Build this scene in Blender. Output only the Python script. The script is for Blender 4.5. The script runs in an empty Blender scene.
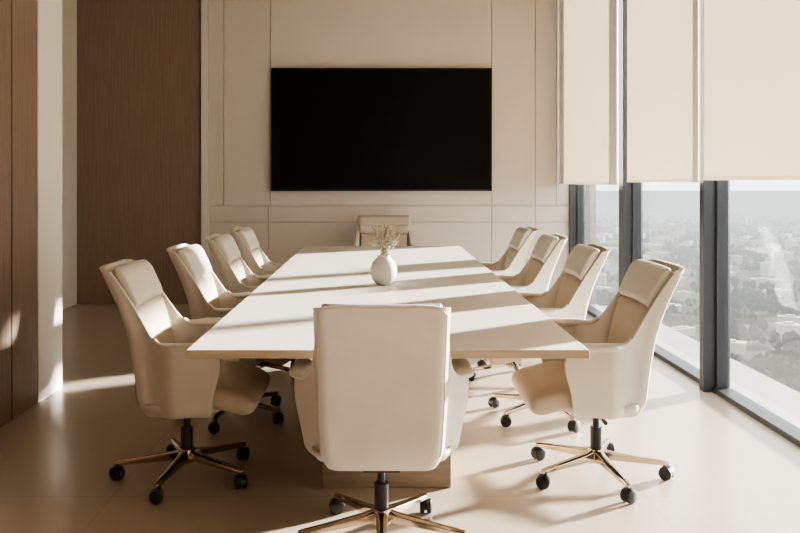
import bpy, bmesh, math, random
from mathutils import Vector, Matrix
random.seed(7)
scene = bpy.context.scene
col = scene.collection
H = 1.42

# ------------------------------------------------------------ helpers
def link(o):
    col.objects.link(o); return o

def new_obj(name, verts, faces, mat=None, smooth=True, parent=None):
    me = bpy.data.meshes.new(name)
    me.from_pydata([tuple(v) for v in verts], [], faces)
    bm = bmesh.new(); bm.from_mesh(me)
    bmesh.ops.recalc_face_normals(bm, faces=bm.faces)
    bm.to_mesh(me); bm.free()
    if mat: me.materials.append(mat)
    for p in me.polygons: p.use_smooth = smooth
    o = bpy.data.objects.new(name, me); link(o)
    if parent: o.parent = parent
    return o

class Geo:
    def __init__(s): s.v = []; s.f = []
    def add(s, v, f):
        b = len(s.v); s.v += [Vector(p) for p in v]; s.f += [[b+i for i in q] for q in f]
    def box(s, x0, x1, y0, y1, z0, z1):
        s.add([(x0,y0,z0),(x1,y0,z0),(x1,y1,z0),(x0,y1,z0),(x0,y0,z1),(x1,y0,z1),(x1,y1,z1),(x0,y1,z1)],
              [(0,3,2,1),(4,5,6,7),(0,1,5,4),(1,2,6,5),(2,3,7,6),(3,0,4,7)])
    def rings(s, rings, cap=True):
        n = len(rings[0]); v = [p for r in rings for p in r]; f = []
        for k in range(len(rings)-1):
            for i in range(n):
                f.append((k*n+i, k*n+(i+1)%n, (k+1)*n+(i+1)%n, (k+1)*n+i))
        if cap:
            f.append(tuple(reversed(range(n)))); f.append(tuple((len(rings)-1)*n+i for i in range(n)))
        s.add(v, f)
    def cyl(s, c0, c1, r0, r1=None, n=20):
        if r1 is None: r1 = r0
        c0 = Vector(c0); c1 = Vector(c1); d = (c1-c0).normalized()
        u = d.orthogonal().normalized(); w = d.cross(u)
        mk = lambda c, r: [c+u*r*math.cos(2*math.pi*i/n)+w*r*math.sin(2*math.pi*i/n) for i in range(n)]
        s.rings([mk(c0,r0), mk(c1,r1)])
    def tube(s, pts, r, n=8):
        pts = [Vector(p) for p in pts]; rs = []
        u = None
        for i, p in enumerate(pts):
            d = (pts[min(i+1,len(pts)-1)]-pts[max(i-1,0)]).normalized()
            if u is None: u = d.orthogonal().normalized()
            else: u = (u - d*u.dot(d)).normalized()
            w = d.cross(u)
            rr = r[i] if isinstance(r, (list,tuple)) else r
            rs.append([p+u*rr*math.cos(2*math.pi*k/n)+w*rr*math.sin(2*math.pi*k/n) for k in range(n)])
        s.rings(rs)
    def lathe(s, prof, c=(0,0,0), n=40):
        c = Vector(c)
        s.rings([[c+Vector((r*math.cos(2*math.pi*i/n), r*math.sin(2*math.pi*i/n), z)) for i in range(n)] for r, z in prof])
    def obj(s, name, mat, smooth=False, parent=None):
        return new_obj(name, s.v, s.f, mat, smooth, parent)

def bevel(o, w, seg=2, ang=35):
    m = o.modifiers.new('bevel','BEVEL'); m.width = w; m.segments = seg
    m.limit_method = 'ANGLE'; m.angle_limit = math.radians(ang); return o
def autosm(o, ang=35):
    for p in o.data.polygons: p.use_smooth = True
    m = o.data
    bm = bmesh.new(); bm.from_mesh(m)
    for e in bm.edges:
        if len(e.link_faces)==2 and e.calc_face_angle(0) > math.radians(ang): e.smooth = False
    bm.to_mesh(m); bm.free(); return o
def box(name, x0,x1,y0,y1,z0,z1, mat, bev=0, parent=None):
    g = Geo(); g.box(x0,x1,y0,y1,z0,z1); o = g.obj(name, mat, False, parent)
    if bev: bevel(o, bev)
    return o
def struct(o, label=None, cat=None):
    o["kind"] = "structure"
    if label: o["label"] = label
    if cat: o["category"] = cat
    return o
def empty(name, loc=(0,0,0), rz=0):
    e = bpy.data.objects.new(name, None); e.empty_display_size = .1
    e.location = loc; e.rotation_euler = (0,0,rz); return link(e)
def lab(o, label, cat, group=None):
    o["label"] = label; o["category"] = cat
    if group: o["group"] = group
    return o

# ------------------------------------------------------------ materials
def mat_new(name):
    m = bpy.data.materials.new(name); m.use_nodes = True
    nt = m.node_tree; b = nt.nodes['Principled BSDF']; return m, nt, b
def pmat(name, c, rough=.5, metal=0, c2=None, scale=(1,1,1), nscale=5, bump=0, bscale=60, spec=None, detail=4, rvar=0, coat=0):
    m, nt, b = mat_new(name)
    b.inputs['Base Color'].default_value = (*c,1)
    b.inputs['Roughness'].default_value = rough
    b.inputs['Metallic'].default_value = metal
    if spec is not None: b.inputs['Specular IOR Level'].default_value = spec
    if coat: b.inputs['Coat Weight'].default_value = coat
    N = nt.nodes.new; L = nt.links.new
    tc = N('ShaderNodeTexCoord'); mp = N('ShaderNodeMapping'); mp.inputs['Scale'].default_value = scale
    L(tc.outputs['Object'], mp.inputs['Vector'])
    if c2:
        n = N('ShaderNodeTexNoise'); n.inputs['Scale'].default_value = nscale; n.inputs['Detail'].default_value = detail
        L(mp.outputs[0], n.inputs['Vector'])
        r = N('ShaderNodeValToRGB'); r.color_ramp.elements[0].position=.3; r.color_ramp.elements[1].position=.7
        r.color_ramp.elements[0].color=(*c,1); r.color_ramp.elements[1].color=(*c2,1)
        L(n.outputs['Fac'], r.inputs[0]); L(r.outputs[0], b.inputs['Base Color'])
    if bump:
        n2 = N('ShaderNodeTexNoise'); n2.inputs['Scale'].default_value = bscale; n2.inputs['Detail'].default_value = 6
        L(mp.outputs[0], n2.inputs['Vector'])
        bp = N('ShaderNodeBump'); bp.inputs['Strength'].default_value = bump; bp.inputs['Distance'].default_value=.004
        L(n2.outputs['Fac'], bp.inputs['Height']); L(bp.outputs[0], b.inputs['Normal'])
    return m

M_leather = pmat('cream_leather', (.565,.52,.455), .40, c2=(.605,.56,.495), nscale=9, bump=.2, bscale=140)
M_leather_shade = pmat('shaded_cream_leather', (.46,.375,.288), .42, c2=(.50,.415,.325), nscale=9, bump=.2, bscale=140)  # cream leather with seat and backrest shade put into the tan colour
M_leather3 = pmat('beige_leather', (.47,.41,.34), .42, c2=(.51,.45,.38), nscale=9, bump=.2, bscale=140)
M_piping = pmat('cream_piping', (.50,.455,.39), .5)
M_gold = pmat('brushed_gold', (.50,.41,.32), .09, 1)
M_black = pmat('black_plastic', (.012,.012,.013), .35)
M_wall = pmat('plaster_panel', (.60,.55,.495), .6, c2=(.62,.57,.515), nscale=2)
M_wall2 = pmat('pale_plaster', (.67,.63,.58), .65)
M_seam = pmat('seam_shadow_gap', (.38,.33,.28), .8)
M_wood = pmat('walnut_veneer', (.145,.098,.071), .42, c2=(.225,.158,.116), scale=(34,34,.9), nscale=3.2, bump=.1, bscale=12, detail=8)
M_wood2 = pmat('walnut_veneer_rear', (.215,.150,.112), .5, c2=(.29,.208,.160), scale=(34,34,.9), nscale=3.2, detail=8)
M_oak = pmat('pale_oak', (.36,.28,.205), .45, c2=(.44,.35,.26), scale=(.8,12,12), nscale=4, detail=6)
M_oak2 = pmat('shadow_oak', (.22,.165,.115), .5, c2=(.28,.215,.155), scale=(.8,12,12), nscale=4, detail=6)  # pale oak darkened, shade below the tabletop put into the colour
M_top = pmat('table_lacquer', (.73,.69,.63), .34, c2=(.75,.71,.65), scale=(.5,3,3), nscale=2)
M_frame = pmat('anthracite_aluminium', (.035,.037,.040), .4, .3)
M_ledge = pmat('grey_stone_ledge', (.26,.25,.24), .7)
M_tv = pmat('screen_glass', (.003,.003,.003), .5, spec=.12)
M_tvf = pmat('screen_bezel', (.006,.006,.006), .4)
M_vase = pmat('white_ceramic', (.55,.525,.48), .6)
M_stem = pmat('dried_stem', (.22,.20,.13), .8)
M_blos = pmat('dried_blossom', (.56,.50,.39), .9)
M_ceil = pmat('ceiling_paint', (.45,.42,.38), .8)

def floor_mat():
    m, nt, b = mat_new('polished_stone_tiles'); N=nt.nodes.new; L=nt.links.new
    tc=N('ShaderNodeTexCoord'); mp=N('ShaderNodeMapping'); L(tc.outputs['Object'],mp.inputs[0])
    br=N('ShaderNodeTexBrick'); br.offset=.0; br.squash=1
    br.inputs['Color1'].default_value=(.45,.38,.31,1); br.inputs['Color2'].default_value=(.465,.395,.325,1)
    br.inputs['Mortar'].default_value=(.38,.315,.25,1)
    br.inputs['Scale'].default_value=1; br.inputs['Mortar Size'].default_value=.002
    br.inputs['Brick Width'].default_value=1.2; br.inputs['Row Height'].default_value=1.2
    L(mp.outputs[0],br.inputs['Vector'])
    L(br.outputs['Color'],b.inputs['Base Color'])
    b.inputs['Roughness'].default_value=.25; b.inputs['Specular IOR Level'].default_value=.85
    return m
M_floor = floor_mat()

def glass_mat():
    m=bpy.data.materials.new('clear_glazing'); m.use_nodes=True; nt=m.node_tree; nt.nodes.clear()
    N=nt.nodes.new; L=nt.links.new
    o=N('ShaderNodeOutputMaterial'); t=N('ShaderNodeBsdfTransparent'); t.inputs[0].default_value=(.95,.97,.97,1)
    g=N('ShaderNodeBsdfGlossy'); g.inputs['Roughness'].default_value=.02; g.inputs[0].default_value=(.9,.95,1,1)
    mx=N('ShaderNodeMixShader'); lw=N('ShaderNodeLayerWeight'); lw.inputs[0].default_value=.5
    pw=N('ShaderNodeMath'); pw.operation='POWER'; pw.inputs[1].default_value=5
    ml=N('ShaderNodeMath'); ml.operation='MULTIPLY_ADD'; ml.inputs[1].default_value=.6; ml.inputs[2].default_value=.03
    L(lw.outputs['Facing'],pw.inputs[0]); L(pw.outputs[0],ml.inputs[0])
    L(ml.outputs[0],mx.inputs[0]); L(t.outputs[0],mx.inputs[1]); L(g.outputs[0],mx.inputs[2]); L(mx.outputs[0],o.inputs[0])
    return m
M_glass = glass_mat()
def blind_mat():
    m=bpy.data.materials.new('translucent_blind_fabric'); m.use_nodes=True; nt=m.node_tree; nt.nodes.clear()
    N=nt.nodes.new; L=nt.links.new
    o=N('ShaderNodeOutputMaterial'); d=N('ShaderNodeBsdfDiffuse'); t=N('ShaderNodeBsdfTranslucent')
    d.inputs[0].default_value=(.78,.73,.66,1); t.inputs[0].default_value=(.90,.81,.69,1)
    tc=N('ShaderNodeTexCoord'); w=N('ShaderNodeTexNoise'); w.inputs['Scale'].default_value=300
    L(tc.outputs['Object'],w.inputs['Vector']); bp=N('ShaderNodeBump'); bp.inputs['Strength'].default_value=.1
    L(w.outputs['Fac'],bp.inputs['Height']); L(bp.outputs[0],d.inputs['Normal'])
    mx=N('ShaderNodeMixShader'); mx.inputs[0].default_value=BL_T
    L(d.outputs[0],mx.inputs[1]); L(t.outputs[0],mx.inputs[2]); L(mx.outputs[0],o.inputs[0])
    return m
BL_T=.27
M_blind = blind_mat()

# ------------------------------------------------------------ room shell
YB = 9.24; XW = 2.36; XL = -2.18; XA = -3.49; ZC = 3.8; YN = -1.2
struct(box('floor', XA-.15, XW+.15, YN-.15, YB+.3, -.12, 0, M_floor), 'polished beige stone tile floor', 'floor')
struct(box('ceiling', XA-.15, XW+.15, YN-.15, YB+.3, ZC, ZC+.12, M_ceil), 'plain pale ceiling', 'ceiling')
g = Geo()
ys = [YN, .35, 1.95, 3.4, 4.75, 5.11]
for a, b2 in zip(ys[:-1], ys[1:]):
    g.box(XL-.03, XL, a+.007, b2-.007, .0, ZC)
g.box(XL-.16, XL-.03, YN, 5.11, 0, ZC)
struct(g.obj('wall_left', M_wood), 'dark walnut veneer panelled wall', 'wall')
struct(box('wall_left_end', XL-.16, XL+.004, 5.11, 5.5, 0, ZC, M_wall2, .004), 'pale plaster end of the wood wall', 'wall')
struct(box('wall_recess', XA-.15, XA, 5.3, YB, 0, ZC, M_wall2), 'pale plaster side wall of the recess', 'wall')
struct(box('wall_recess_near', XA-.15, XL-.16, 5.2, 5.35, 0, ZC, M_wall2), 'pale plaster return wall', 'wall')
struct(box('wall_rear', XA-.15, XW+.15, YN-.15, YN, 0, ZC, M_wood), 'dark walnut wall', 'wall')
S = YB/800.0
PX = lambda px: (px-379)*S
PZ = lambda py: H+(181-py)*S
g = Geo()
g.box(XA, PX(202), YB, YB+.12, 0, ZC)
struct(g.obj('wall_far_wood', M_wood2), 'walnut veneer panel wall in the recess', 'wall')
struct(box('wall_back', PX(202), XW+.15, YB+.01, YB+.2, 0, ZC, M_seam), 'substrate wall behind plaster panels', 'wall')
g = Geo(); gp = .003
vs = [PX(209), PX(224), PX(270.5), PX(491.5), PX(535), PX(556)]
zt0 = PZ(206); zt1 = PZ(222)
for a, b2 in zip(vs[:-1], vs[1:]):
    g.box(a+gp, b2-gp, YB-.015, YB+.03, zt0+.012, ZC)
lo = [PX(209), PX(268.5), PX(491.5), PX(535), XW-.02]
for a, b2 in zip(lo[:-1], lo[1:]):
    g.box(a+gp, b2-gp, YB-.02, YB+.03, zt1+gp, zt0-.003)
    g.box(a+gp, b2-gp, YB-.02, YB+.03, 0, zt1-gp)
g.box(PX(556)+gp, XW-.02, YB-.015, YB+.03, zt0+.012, ZC)
o = struct(g.obj('wall_back_panel', M_wall), 'beige flush wall panels with thin joints', 'wall')
o = struct(box('trim_1', PX(202), PX(209), YB-.05, YB+.03, 0, ZC, M_wall2, .004), 'pale vertical trim strip', 'trim')
o = struct(box('trim_2', PX(209), XW-.02, YB-.03, YB+.02, zt0, zt0+.010, M_wall2, .003), 'thin horizontal dado ledge', 'trim')

# television
tv = empty('television', ((PX(272)+PX(491))/2, YB-.03, PZ(191)))
tw = (PX(491)-PX(272))/2; th = PZ(69)-PZ(191)
g = Geo(); g.box(-tw,tw,-.055,-.02,0,th); o=g.obj('screen_housing',M_tvf,parent=tv); bevel(o,.004)
g = Geo(); g.box(-tw+.014,tw-.014,-.058,-.054,.02,th-.014); g.obj('screen',M_tv,parent=tv)
g = Geo(); g.box(-.4,.4,-.02,0,.3,th-.3); g.obj('wall_bracket',M_tvf,parent=tv)
lab(tv,'large black flat screen television mounted on panelled wall','television')

# windows
XF0, XF1 = 2.18, 2.36
bd = [(-1.2,.035),(1.60,.035),(3.48,.035),(5.41,.035),(7.215,.065),(9.20,.05)]
for i in range(5):
    a,ma = bd[i]; b2,mb = bd[i+1]
    g = Geo()
    y0=a+ma if i else a+.07; y1=b2-mb
    g.box(XF0,XF1,a,y0,0,ZC); g.box(XF0,XF1,y1,b2,0,ZC)
    g.box(XF0+.06,XF1,y0,y1,0,.035); g.box(XF0+.02,XF1,y0,y1,ZC-.1,ZC)
    g.box(XF0+.08,XF1-.02,y0,y0+.03,.035,ZC-.1); g.box(XF0+.08,XF1-.02,y1-.03,y1,.035,ZC-.1)
    w = struct(g.obj(f'window_{i+1}', M_frame), 'floor-to-ceiling window in dark aluminium frame', 'window'); bevel(w,.003,1)
    g = Geo(); g.box(2.295,2.303,y0+.03,y1-.03,.035,ZC-.1)
    g.obj('window_pane', M_glass, parent=w)
struct(box('trim_3', XF1, XF1+.5, -1.2, 9.24, -.12, -.02, M_ledge), 'grey exterior ledge outside the windows', 'ledge')

# roller blinds; first two are out of view, added and lowered to darken the foreground
bl = [(-1.1,1.60,.04,2.12),(1.66,3.38,.75,2.12),(3.44,5.235,1.425,2.12),(5.315,6.83,1.41,2.12),(6.98,9.20,1.385,2.075)]
for i,(a,b2,zb,XBL) in enumerate(bl):
    e = empty('roller_blind', (XBL,(a+b2)/2,ZC)); hw=(b2-a)/2
    g=Geo(); n=2
    g.box(-.001,.001,-hw,hw,zb-ZC+.02,-.05); f=g.obj('blind_fabric',M_blind,parent=e)
    g=Geo(); g.box(-.006,.006,-hw,hw,zb-ZC,zb-ZC+.020); r=g.obj('bottom_rail',M_blind,parent=e); bevel(r,.003)
    g=Geo(); g.cyl((0,-hw,-.045),(0,hw,-.045),.035); autosm(g.obj('roller_tube',M_frame,parent=e))
    lab(e,'cream translucent roller blind '+('added out of view, fully lowered' if zb<.5 else 'half lowered')+' over the window','blind','roller blinds on the windows')

# ------------------------------------------------------------ table
TX0,TX1,TY0,TY1 = -.765,.835,3.17,8.25
tb = empty('conference_table', ((TX0+TX1)/2, TY0, 0)); hw=(TX1-TX0)/2; tl=TY1-TY0
g=Geo(); g.box(-hw,hw,0,tl,.716,.75); o=g.obj('tabletop',M_top,parent=tb); bevel(o,.003)
o.data.materials.append(M_oak)
for p in o.data.polygons:
    if abs(p.normal.z)<.5 or p.normal.z<-.5: p.material_index=1
for a,b2 in ((3.70,6.28),(7.12,7.75)):  # split in two; gap added so sun passes under to the left floor
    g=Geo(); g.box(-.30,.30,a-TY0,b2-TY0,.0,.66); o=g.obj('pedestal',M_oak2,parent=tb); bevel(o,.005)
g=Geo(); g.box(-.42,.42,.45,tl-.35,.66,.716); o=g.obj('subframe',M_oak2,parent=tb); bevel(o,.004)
lab(tb,'long rectangular cream conference table with pale oak edge','table')

# ------------------------------------------------------------ vase + dried branches
vx,vy=.03,5.17
prof=[(.0,0),(.042,0),(.050,.005),(.074,.035),(.086,.075),(.085,.11),(.074,.145),(.054,.166),(.043,.176),(.041,.184),(.047,.193),(.044,.194),(.037,.182),(.037,.17),(.06,.12),(.06,.05),(.0,.02)]
g=Geo(); g.lathe(prof,n=40)
v=g.obj('vase',M_vase,True); v.location=(vx,vy,.75); lab(v,'round white ceramic vase holding dried branches','vase')
bm=bmesh.new(); bm.from_mesh(v.data); bmesh.ops.remove_doubles(bm,verts=bm.verts,dist=1e-5); bmesh.ops.recalc_face_normals(bm,faces=bm.faces); bm.to_mesh(v.data); bm.free()
br=empty('dried_branches',(vx,vy,.94))
gs=Geo(); gb=Geo()
for k in range(36):
    a=random.uniform(0,6.28); sp=random.uniform(.02,.12); h=random.uniform(.07,.20)
    pts=[Vector((.012*math.cos(a),.012*math.sin(a),-.08))]
    for t in (.3,.6,1):
        pts.append(Vector((math.cos(a)*sp*t**1.2+random.uniform(-.006,.006),math.sin(a)*sp*t**1.2+random.uniform(-.006,.006),h*t)))
    gs.tube(pts,[.0018,.0015,.0012,.0008],5)
    for j in range(17):
        t=random.uniform(.45,1); i0=1+int(t>.6)
        base=pts[i0].lerp(pts[i0+1],random.random())
        tip=base+Vector((random.uniform(-.025,.025),random.uniform(-.025,.025),random.uniform(0,.03)))
        gs.tube([base,tip],.0006,4)
        r=random.uniform(.0035,.0065)
        gb.rings([[tip+Vector((r*q*math.cos(x*1.047),r*q*math.sin(x*1.047),r*z)) for x in range(6)] for q,z in ((.3,-1),(1,-.2),(.8,.5),(.2,1))])
gs.obj('stem',M_stem,True,br); o=gb.obj('blossom',M_blos,True,br); o["kind"]="stuff"
lab(br,'sprigs of tiny beige dried flowers in the vase','dried flowers')

# ------------------------------------------------------------ chair
ZT=1.030; ZA=.684; ZB=.345
def lerp(a,b,t): return a+(b-a)*t
def ss(t): t=max(0,min(1,t)); return t*t*(3-2*t)
def xback(z):
    t=(z-.36)/(1.03-.36)
    return -.178-.05*t-.125*t*t*ss(t)
A0,A1=.24,.42
def shell_pt(a, v, off=0):
    s=abs(a); sg=1 if a>=0 else -1
    front=max(0,(s-A1)/(1-A1))
    if s<A1:
        T=ZT-.018*ss((s-.16)/(A1-.16))
    else:
        q=front
        T=ZA+(ZT-.018-ZA)*max(0,1-q/.32)**2.4
        if q>.84: T-=.11*(1-math.sqrt(max(0,1-((q-.84)/.16)**2)))
    B=ZB+.018*ss(front*1.3)
    z=B+(T-B)*v
    r=.056
    hb=lerp(.236,.248,ss((z-.34)/.30))
    hf=lerp(.308,.348,ss((z-.37)/.25))
    ins=.026*max(0,1-v/.14)**2 if v<.14 else 0
    xb=xback(z)
    if s<A0: x=xb+off; y=(s/A0)*(hb-r)
    elif s<A1:
        th=(s-A0)/(A1-A0)*math.pi/2
        x=xb+r-(r-off)*math.cos(th); y=hb-r+(r-off)*math.sin(th)
    else:
        q=front
        xf=.185+.05*ss((z-.40)/.25)
        x=lerp(xb+r,xf,q); y=lerp(hb,hf,ss((q-.02)/.46))-off
    x=x+ins*(1 if s<A1 else (1-front*1.6)); y=max(0,y-ins*(1 if s>A0 else s/A0))
    return Vector((x,sg*y,z))
def build_shell(parent):
    vsn=[0,.03,.07,.12,.18,.26,.36,.48,.6,.72,.84,.93,.985,1.0]
    th=.022
    half=[A0*i/6 for i in range(6)]+[A0+(A1-A0)*i/10 for i in range(10)]+[A1+(1-A1)*i/36*1.0 for i in range(32)]+[A1+(1-A1)*t for t in (.9,.93,.955,.975,.99,1.0)]
    As=[-x for x in reversed(half[1:])]+half
    na=len(As)-1
    V=[];F=[]
    nv=len(vsn)
    outer=[[None]*nv for _ in As]
    for i,a in enumerate(As):
        for j,v in enumerate(vsn):
            outer[i][j]=len(V); V.append(shell_pt(a,v,0))
    inner=[[None]*nv for _ in As]
    for i,a in enumerate(As):
        for j,v in enumerate(vsn):
            inner[i][j]=len(V); V.append(shell_pt(a,v,th))
    for i in range(na):
        for j in range(nv-1):
            F.append((outer[i][j],outer[i+1][j],outer[i+1][j+1],outer[i][j+1]))
            F.append((inner[i][j],inner[i][j+1],inner[i+1][j+1],inner[i+1][j]))
        for j in (0,nv-1):
            F.append((outer[i][j],inner[i][j],inner[i+1][j],outer[i+1][j]))
    for i in (0,na):
        for j in range(nv-1):
            F.append((outer[i][j],outer[i][j+1],inner[i][j+1],inner[i][j]))
    o=new_obj('shell',V,F,M_leather,True,parent)
    bevel(o,.009,3,50)
    return o
def superring(cx,cy,z,hw,ht,n=32,e=.35,fx=None):
    out=[]
    for k in range(n):
        t=2*math.pi*k/n; c=math.cos(t); s=math.sin(t)
        y=cy+hw*math.copysign(abs(c)**e,c); x=cx+ht*math.copysign(abs(s)**e,s)
        if fx: x+=fx(y)
        out.append(Vector((x,y,z)))
    return out
def cushion_rings(z0,z1,hw0,hw1,th,push=0,n=13,seams=(),back=0,rd=.018,depth=.14):
    g=Geo(); rs=[]
    N=n*3
    for k in range(N+1):
        t=k/N; t=t-math.sin(2*math.pi*t)/(2*math.pi)*.6; z=lerp(z0,z1,t)
        e=min(t,1-t)*(z1-z0)
        q=math.sqrt(max(0,1-(1-min(1,e/rd))**2))
        for sm in seams:
            d=abs(z-sm)
            if d<.012: q*=1-depth*(1-d/.012)**2
        hw=lerp(hw0,hw1,t)-(1-q)*.012
        ht=max(.004,th/2*q)
        x=xback(z)+.022-back+th/2*.92+push
        rs.append(superring(x,0,z,hw,ht,n=44,e=.42,fx=lambda y:.45*y*y))
    g.rings(rs); return g
def make_chair():
    root=empty('office_chair')
    build_shell(root)
    g=Geo(); A=.335
    pts=[shell_pt(-A,v,-.0005) for v in [x/24 for x in range(2,24)]]+[shell_pt(-A+.05,.985,-.0005)]
    pts+=[shell_pt(-A+2*A*t/14,.985,-.0005) for t in range(2,13)]+[shell_pt(A-.05,.985,-.0005)]
    pts+=[shell_pt(A,v,-.0005) for v in [x/24 for x in range(23,1,-1)]]
    g.tube(pts,.0016,6); g.obj('piping',M_piping,True,root)
    g=cushion_rings(.475,.845,.207,.216,.058,seams=(.60,.72),rd=.028); g.obj('backrest',M_leather_shade,True,root)
    g=cushion_rings(.842,1.023,.218,.224,.080,0,rd=.044); g.obj('headrest',M_leather,True,root)
    g=Geo(); rs=[]
    NX=40
    for k in range(NX+1):
        t=1-(1-k/NX)**1.6; x=lerp(-.16,.37,t)
        e=min(t/.06,1); q0=math.sqrt(max(0.02,1-(1-e)**2))
        ef=min((1-t)/.15,1); q1=math.sqrt(max(.01,1-(1-ef)**2))
        q=min(q0,q1)
        hw=(.225+.048*ss((t-.05)/.4))*(1-.20*(1-q)**1.5)
        zc=.447-.041*ss((t-.55)/.45); hh=.064*q
        ring=[]
        n=40
        for m in range(n):
            a=2*math.pi*m/n; c=math.cos(a); s=math.sin(a)
            y=hw*math.copysign(abs(c)**.4,c); z=zc+hh*math.copysign(abs(s)**.6,s)
            if s>0: z+=.012*(y/hw)**2-.006
            ring.append(Vector((x,y,z)))
        rs.append(ring)
    g.rings(rs); g.obj('seat_cushion',M_leather_shade,True,root)
    g=Geo()
    g.rings([superring(.03,0,z,hw,hx,n=36,e=.4) for z,hw,hx in ((.356,.15,.15),(.360,.22,.17),(.372,.256,.18),(.39,.268,.185),(.41,.272,.185))])
    g.obj('seat_pan',M_leather,True,root)
    for sg in (-1,1):
        g=Geo(); rs=[]
        for k in range(33):
            t=k/32; fr=lerp(.21,.99,t); a=sg*(A1+(1-A1)*min(fr,.84))
            p=shell_pt(a,1,.013)
            p2=shell_pt(sg*(A1+(1-A1)*fr),.9,.013)
            px=p2.x if fr>.84 else p.x
            w=lerp(.014,.039,ss(t/.35))*(1 if t<.88 else math.sqrt(max(.06,1-((t-.88)/.12)**2)))
            h=lerp(.010,.017,ss(t/.35))*(1 if t<.92 else math.sqrt(max(.12,1-((t-.92)/.08)**2)))
            ring=[]
            for m in range(20):
                an=2*math.pi*m/20; c=math.cos(an); s=math.sin(an)
                ring.append(Vector((px+.012*max(0,(t-.8)/.2),p.y-sg*.006*ss(t/.4)+w*math.copysign(abs(c)**.7,c),p.z+.003+h*math.copysign(abs(s)**.7,s))))
            rs.append(ring)
        g.rings(rs); g.obj('armrest',M_leather,True,root)
    g=Geo(); g.box(-.10,.12,-.07,.07,.318,.36); g.cyl((.02,.07,.33),(.02,.20,.325),.006,n=10); g.cyl((.02,.20,.325),(.02,.235,.325),.010,n=10)
    o=g.obj('tilt_mechanism',M_black,parent=root); bevel(o,.006)
    g=Geo(); g.cyl((0,0,.12),(0,0,.24),.028,n=24); g.cyl((0,0,.24),(0,0,.32),.016,n=24)
    autosm(g.obj('gas_lift',M_black,parent=root))
    g=Geo(); g.lathe([(.0,.07),(.034,.07),(.040,.08),(.042,.125),(.036,.138),(.0,.138)],n=28)
    R=.325
    for k in range(5):
        a=2*math.pi*k/5; d=Vector((math.cos(a),math.sin(a),0)); w=Vector((-d.y,d.x,0)); rs=[]
        for t in (0,.15,.4,.7,.93,1.0):
            r=lerp(.03,R+.012,t); hwid=lerp(.023,.013,t)*(1 if t<1 else .6); zt=lerp(.132,.088,t**.8); zb=lerp(.088,.068,t)
            c=d*r
            rs.append([c-w*hwid+Vector((0,0,zb)),c+w*hwid+Vector((0,0,zb)),c+w*hwid+Vector((0,0,zt-.006)),c+w*hwid*.5+Vector((0,0,zt)),c-w*hwid*.5+Vector((0,0,zt)),c-w*hwid+Vector((0,0,zt-.006))])
        g.rings(rs)
    base=g.obj('star_base',M_gold,parent=root); autosm(base,40); bevel(base,.002,2,40); base["label"]="polished gold five-arm star base"
    g=Geo()
    for sg in (-1,1):
        g.lathe([(0,-.011),(.024,-.011),(.031,-.007),(.032,0),(.031,.007),(.024,.011),(0,.011)],n=22)
        nv=22*7
        for vtx in g.v[-nv:]:
            x,y,z=vtx; vtx.x=x; vtx.y=z+sg*.015; vtx.z=y+.032
    g.cyl((0,-.02,.032),(0,.02,.032),.008,n=10)
    ring=[]
    for k in range(9):
        an=math.radians(-10+200*k/8); ring.append((.033*math.cos(an),.032+.033*math.sin(an)))
    rs=[[Vector((x,-.006,z)),Vector((x,.006,z)),Vector((x*.72,.006,.03+(z-.03)*.72)),Vector((x*.72,-.006,.03+(z-.03)*.72))] for x,z in ring]
    g.rings(rs); g.cyl((-.012,0,.055),(-.012,0,.078),.007,n=10)
    cas=g.obj('caster',M_black,parent=base); autosm(cas)
    cas["label"]="black twin-wheel caster"
    cs=[cas]
    for k in range(1,5):
        c=cas.copy(); link(c); c.parent=base; cs.append(c)
    for k,c in enumerate(cs):
        a=2*math.pi*k/5; c.location=(R*math.cos(a)+.0*k,R*math.sin(a),0); c.rotation_euler=(0,0,a+random.uniform(-1.2,1.2))
    return root
def copy_tree(o, parent=None):
    c=o.copy(); link(c)
    if parent: c.parent=parent
    for ch in list(o.children): copy_tree(ch,c)
    return c
chair0=make_chair()
placements=[]
for x,y in ((-.925,3.85),(-.88,4.83),(-.865,5.79),(-.87,6.75)): placements.append((x,y,0,-100+random.uniform(-3,3)*(y>4)))
for x,y in ((1.045,3.85),(.99,4.83),(.97,5.79),(.96,6.75)): placements.append((x,y,180,100 if y<4 else 100+random.uniform(-20,20)))
placements.append((.010,3.16,90,-180))
placements.append((.055,8.60,-90,40))
roots=[chair0]+[copy_tree(chair0) for _ in placements[1:]]
for r,(x,y,rz,ba) in zip(roots,placements):
    r.location=(x,y,0); r.rotation_euler=(0,0,math.radians(rz))
    if rz==90: r.scale=(1,1,.955)
    if rz==-90:
        r.scale=(1,1.18,1.0)
        for c in r.children:
            if c.name.startswith('headrest'):
                gg=cushion_rings(.843,1.040,.226,.244,.085,0,seams=(.935,),depth=.3,n=20,rd=.03)
                tmp=gg.obj('headrest_panel',M_leather3,True); c.data=tmp.data; bpy.data.objects.remove(tmp)
    for c in r.children:
        if c.name.startswith('star_base'): c.rotation_euler=(0,0,math.radians(ba))
    lab(r,'cream leather office chair, gold star base, '+{0:'back to wood wall',180:'back to windows',90:'at table head',-90:'under the television'}[rz],'chair','cream leather chairs around the conference table')

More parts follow.
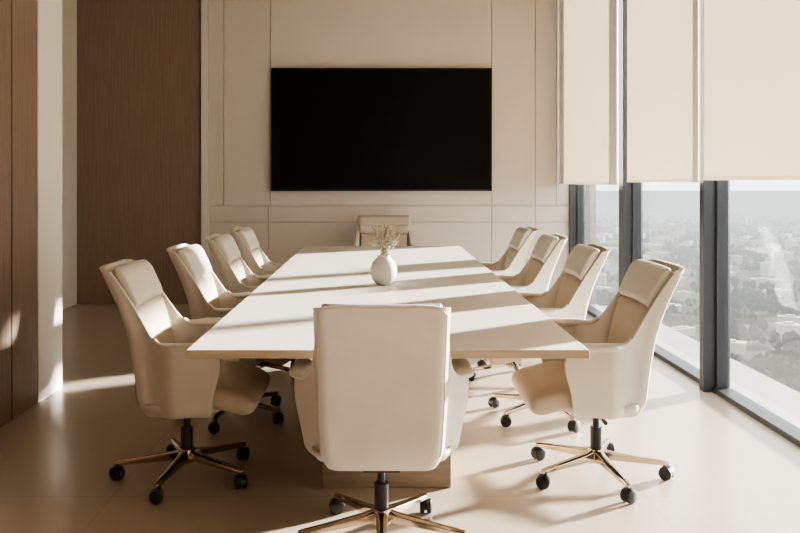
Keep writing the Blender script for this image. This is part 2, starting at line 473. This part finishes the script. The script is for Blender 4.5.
# ------------------------------------------------------------ outside : hazy city far below
def painted_haze_mat(name,c,c2,nscale,hz=(.69,.71,.72)):  # distance haze painted into the material as a pale emissive mix
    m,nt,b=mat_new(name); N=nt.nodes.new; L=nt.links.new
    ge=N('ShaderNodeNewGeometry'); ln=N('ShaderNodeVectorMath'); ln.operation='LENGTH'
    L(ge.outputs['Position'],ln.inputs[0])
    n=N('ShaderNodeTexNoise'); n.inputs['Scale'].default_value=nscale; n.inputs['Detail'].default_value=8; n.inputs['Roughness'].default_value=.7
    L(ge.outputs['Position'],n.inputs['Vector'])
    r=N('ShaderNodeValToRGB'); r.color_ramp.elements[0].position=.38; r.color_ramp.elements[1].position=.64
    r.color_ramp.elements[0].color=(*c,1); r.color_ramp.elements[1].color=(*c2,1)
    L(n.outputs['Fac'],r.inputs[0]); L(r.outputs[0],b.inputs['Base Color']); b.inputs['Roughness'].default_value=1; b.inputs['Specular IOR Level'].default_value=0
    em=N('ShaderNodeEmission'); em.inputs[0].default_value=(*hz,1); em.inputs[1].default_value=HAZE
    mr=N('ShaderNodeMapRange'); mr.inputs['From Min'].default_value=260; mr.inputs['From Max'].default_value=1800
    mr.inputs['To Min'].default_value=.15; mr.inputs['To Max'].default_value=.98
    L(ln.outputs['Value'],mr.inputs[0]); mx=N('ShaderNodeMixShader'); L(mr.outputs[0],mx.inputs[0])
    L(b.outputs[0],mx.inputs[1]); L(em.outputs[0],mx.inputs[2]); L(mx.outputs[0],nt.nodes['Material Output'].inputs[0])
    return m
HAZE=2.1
M_land=painted_haze_mat('hazy_woodland',(.06,.05,.037),(.17,.145,.115),.05)
M_tree=painted_haze_mat('hazy_foliage',(.024,.022,.014),(.07,.056,.037),.3)
M_bld=painted_haze_mat('hazy_building',(.36,.33,.29),(.47,.43,.385),.01)
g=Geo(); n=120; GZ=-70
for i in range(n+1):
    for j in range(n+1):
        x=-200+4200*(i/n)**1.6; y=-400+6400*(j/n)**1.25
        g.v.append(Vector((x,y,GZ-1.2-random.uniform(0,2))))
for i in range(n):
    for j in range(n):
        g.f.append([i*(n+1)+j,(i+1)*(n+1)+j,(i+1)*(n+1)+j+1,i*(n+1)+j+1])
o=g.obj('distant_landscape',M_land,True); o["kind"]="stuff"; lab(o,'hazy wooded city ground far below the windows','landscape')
protos=[]
for k,(w,d,h,st) in enumerate(((13,10,8,3),(20,9,6,2),(10,10,16,5),(26,13,7,3))):
    g=Geo(); g.box(-w/2,w/2,-d/2,d/2,-1,h)
    g.box(-w/2-.6,w/2+.6,-d/2-.6,d/2+.6,h,h+.8); g.box(-w/5,w/5,-d/4,d/4,h+.8,h+2.2)
    for s in range(st):
        z=2+s*(h-2)/st; g.box(-w/2-.25,w/2+.25,-d/2-.25,d/2+.25,z,z+.6)
    protos.append(g)
objs=[]
used=[]
tries=0
while tries<9999 and len(used)<220:
    tries+=1
    dist=330+1600*random.random()**1.0
    sl=random.uniform(.27,.62); y=dist; x=dist*sl
    if any((x-a)**2+(y-b)**2<33**2 for a,b in used): continue
    used.append((x,y))
    k=random.randrange(4)
    if len(objs)<4:
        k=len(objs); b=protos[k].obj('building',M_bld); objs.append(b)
    else:
        b=objs[k].copy(); link(b)
    b.location=(x,y,GZ); b.rotation_euler=(0,0,random.uniform(-.5,.9))
    s=random.uniform(.7,1.0)*(.7 if dist<700 else 1); b.scale=(s,s,s*random.uniform(.7,1.2))
    lab(b,['pale low apartment block in the hazy city','long pale low building in the hazy city','pale tower block in the hazy city','wide pale building in the hazy city'][k],'building','distant city buildings')
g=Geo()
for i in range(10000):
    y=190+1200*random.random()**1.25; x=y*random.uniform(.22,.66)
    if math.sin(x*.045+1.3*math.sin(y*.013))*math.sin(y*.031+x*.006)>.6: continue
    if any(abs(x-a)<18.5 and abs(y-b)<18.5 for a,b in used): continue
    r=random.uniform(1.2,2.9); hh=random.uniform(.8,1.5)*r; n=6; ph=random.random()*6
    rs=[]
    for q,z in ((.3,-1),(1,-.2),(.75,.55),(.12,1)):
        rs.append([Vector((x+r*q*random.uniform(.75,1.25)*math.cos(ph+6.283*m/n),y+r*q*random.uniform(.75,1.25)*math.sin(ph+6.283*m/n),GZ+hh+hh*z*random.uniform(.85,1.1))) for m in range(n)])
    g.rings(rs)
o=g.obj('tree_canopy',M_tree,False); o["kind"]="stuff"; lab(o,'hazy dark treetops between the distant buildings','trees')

# ------------------------------------------------------------ light
sun=bpy.data.lights.new('sun','SUN'); sun.energy=58; sun.angle=math.radians(3.0); sun.color=(1,.935,.855)
so=bpy.data.objects.new('sun',sun); link(so)
EL=math.radians(10); AZ=math.radians(30.5)
d=Vector((-math.cos(AZ)*math.cos(EL),-math.sin(AZ)*math.cos(EL),-math.sin(EL)))
so.rotation_euler=d.to_track_quat('-Z','Y').to_euler(); so.location=(20,12,8)
w=bpy.data.worlds.new('sky'); scene.world=w; w.use_nodes=True; nt=w.node_tree
bg=nt.nodes['Background']; N=nt.nodes.new; L=nt.links.new
tc=N('ShaderNodeTexCoord'); sx=N('ShaderNodeSeparateXYZ'); L(tc.outputs['Generated'],sx.inputs[0])
r=N('ShaderNodeValToRGB'); r.color_ramp.elements[0].position=.0; r.color_ramp.elements[0].color=(.82,.85,.87,1)
r.color_ramp.elements[1].position=.5; r.color_ramp.elements[1].color=(.77,.79,.82,1)
L(sx.outputs['Z'],r.inputs[0]); L(r.outputs[0],bg.inputs[0]); bg.inputs[1].default_value=4.2

# ------------------------------------------------------------ camera
cam=bpy.data.cameras.new('camera'); co=bpy.data.objects.new('camera',cam); link(co)
co.location=(0,0,H); co.rotation_euler=(math.pi/2,0,0)
cam.sensor_width=36; cam.lens=36; cam.shift_x=21/800; cam.shift_y=-85.5/800; cam.clip_end=10000; cam.clip_start=.05
scene.camera=co
scene.view_settings.view_transform='AgX'
scene.view_settings.look='AgX - Medium High Contrast'
scene.view_settings.exposure=0.12
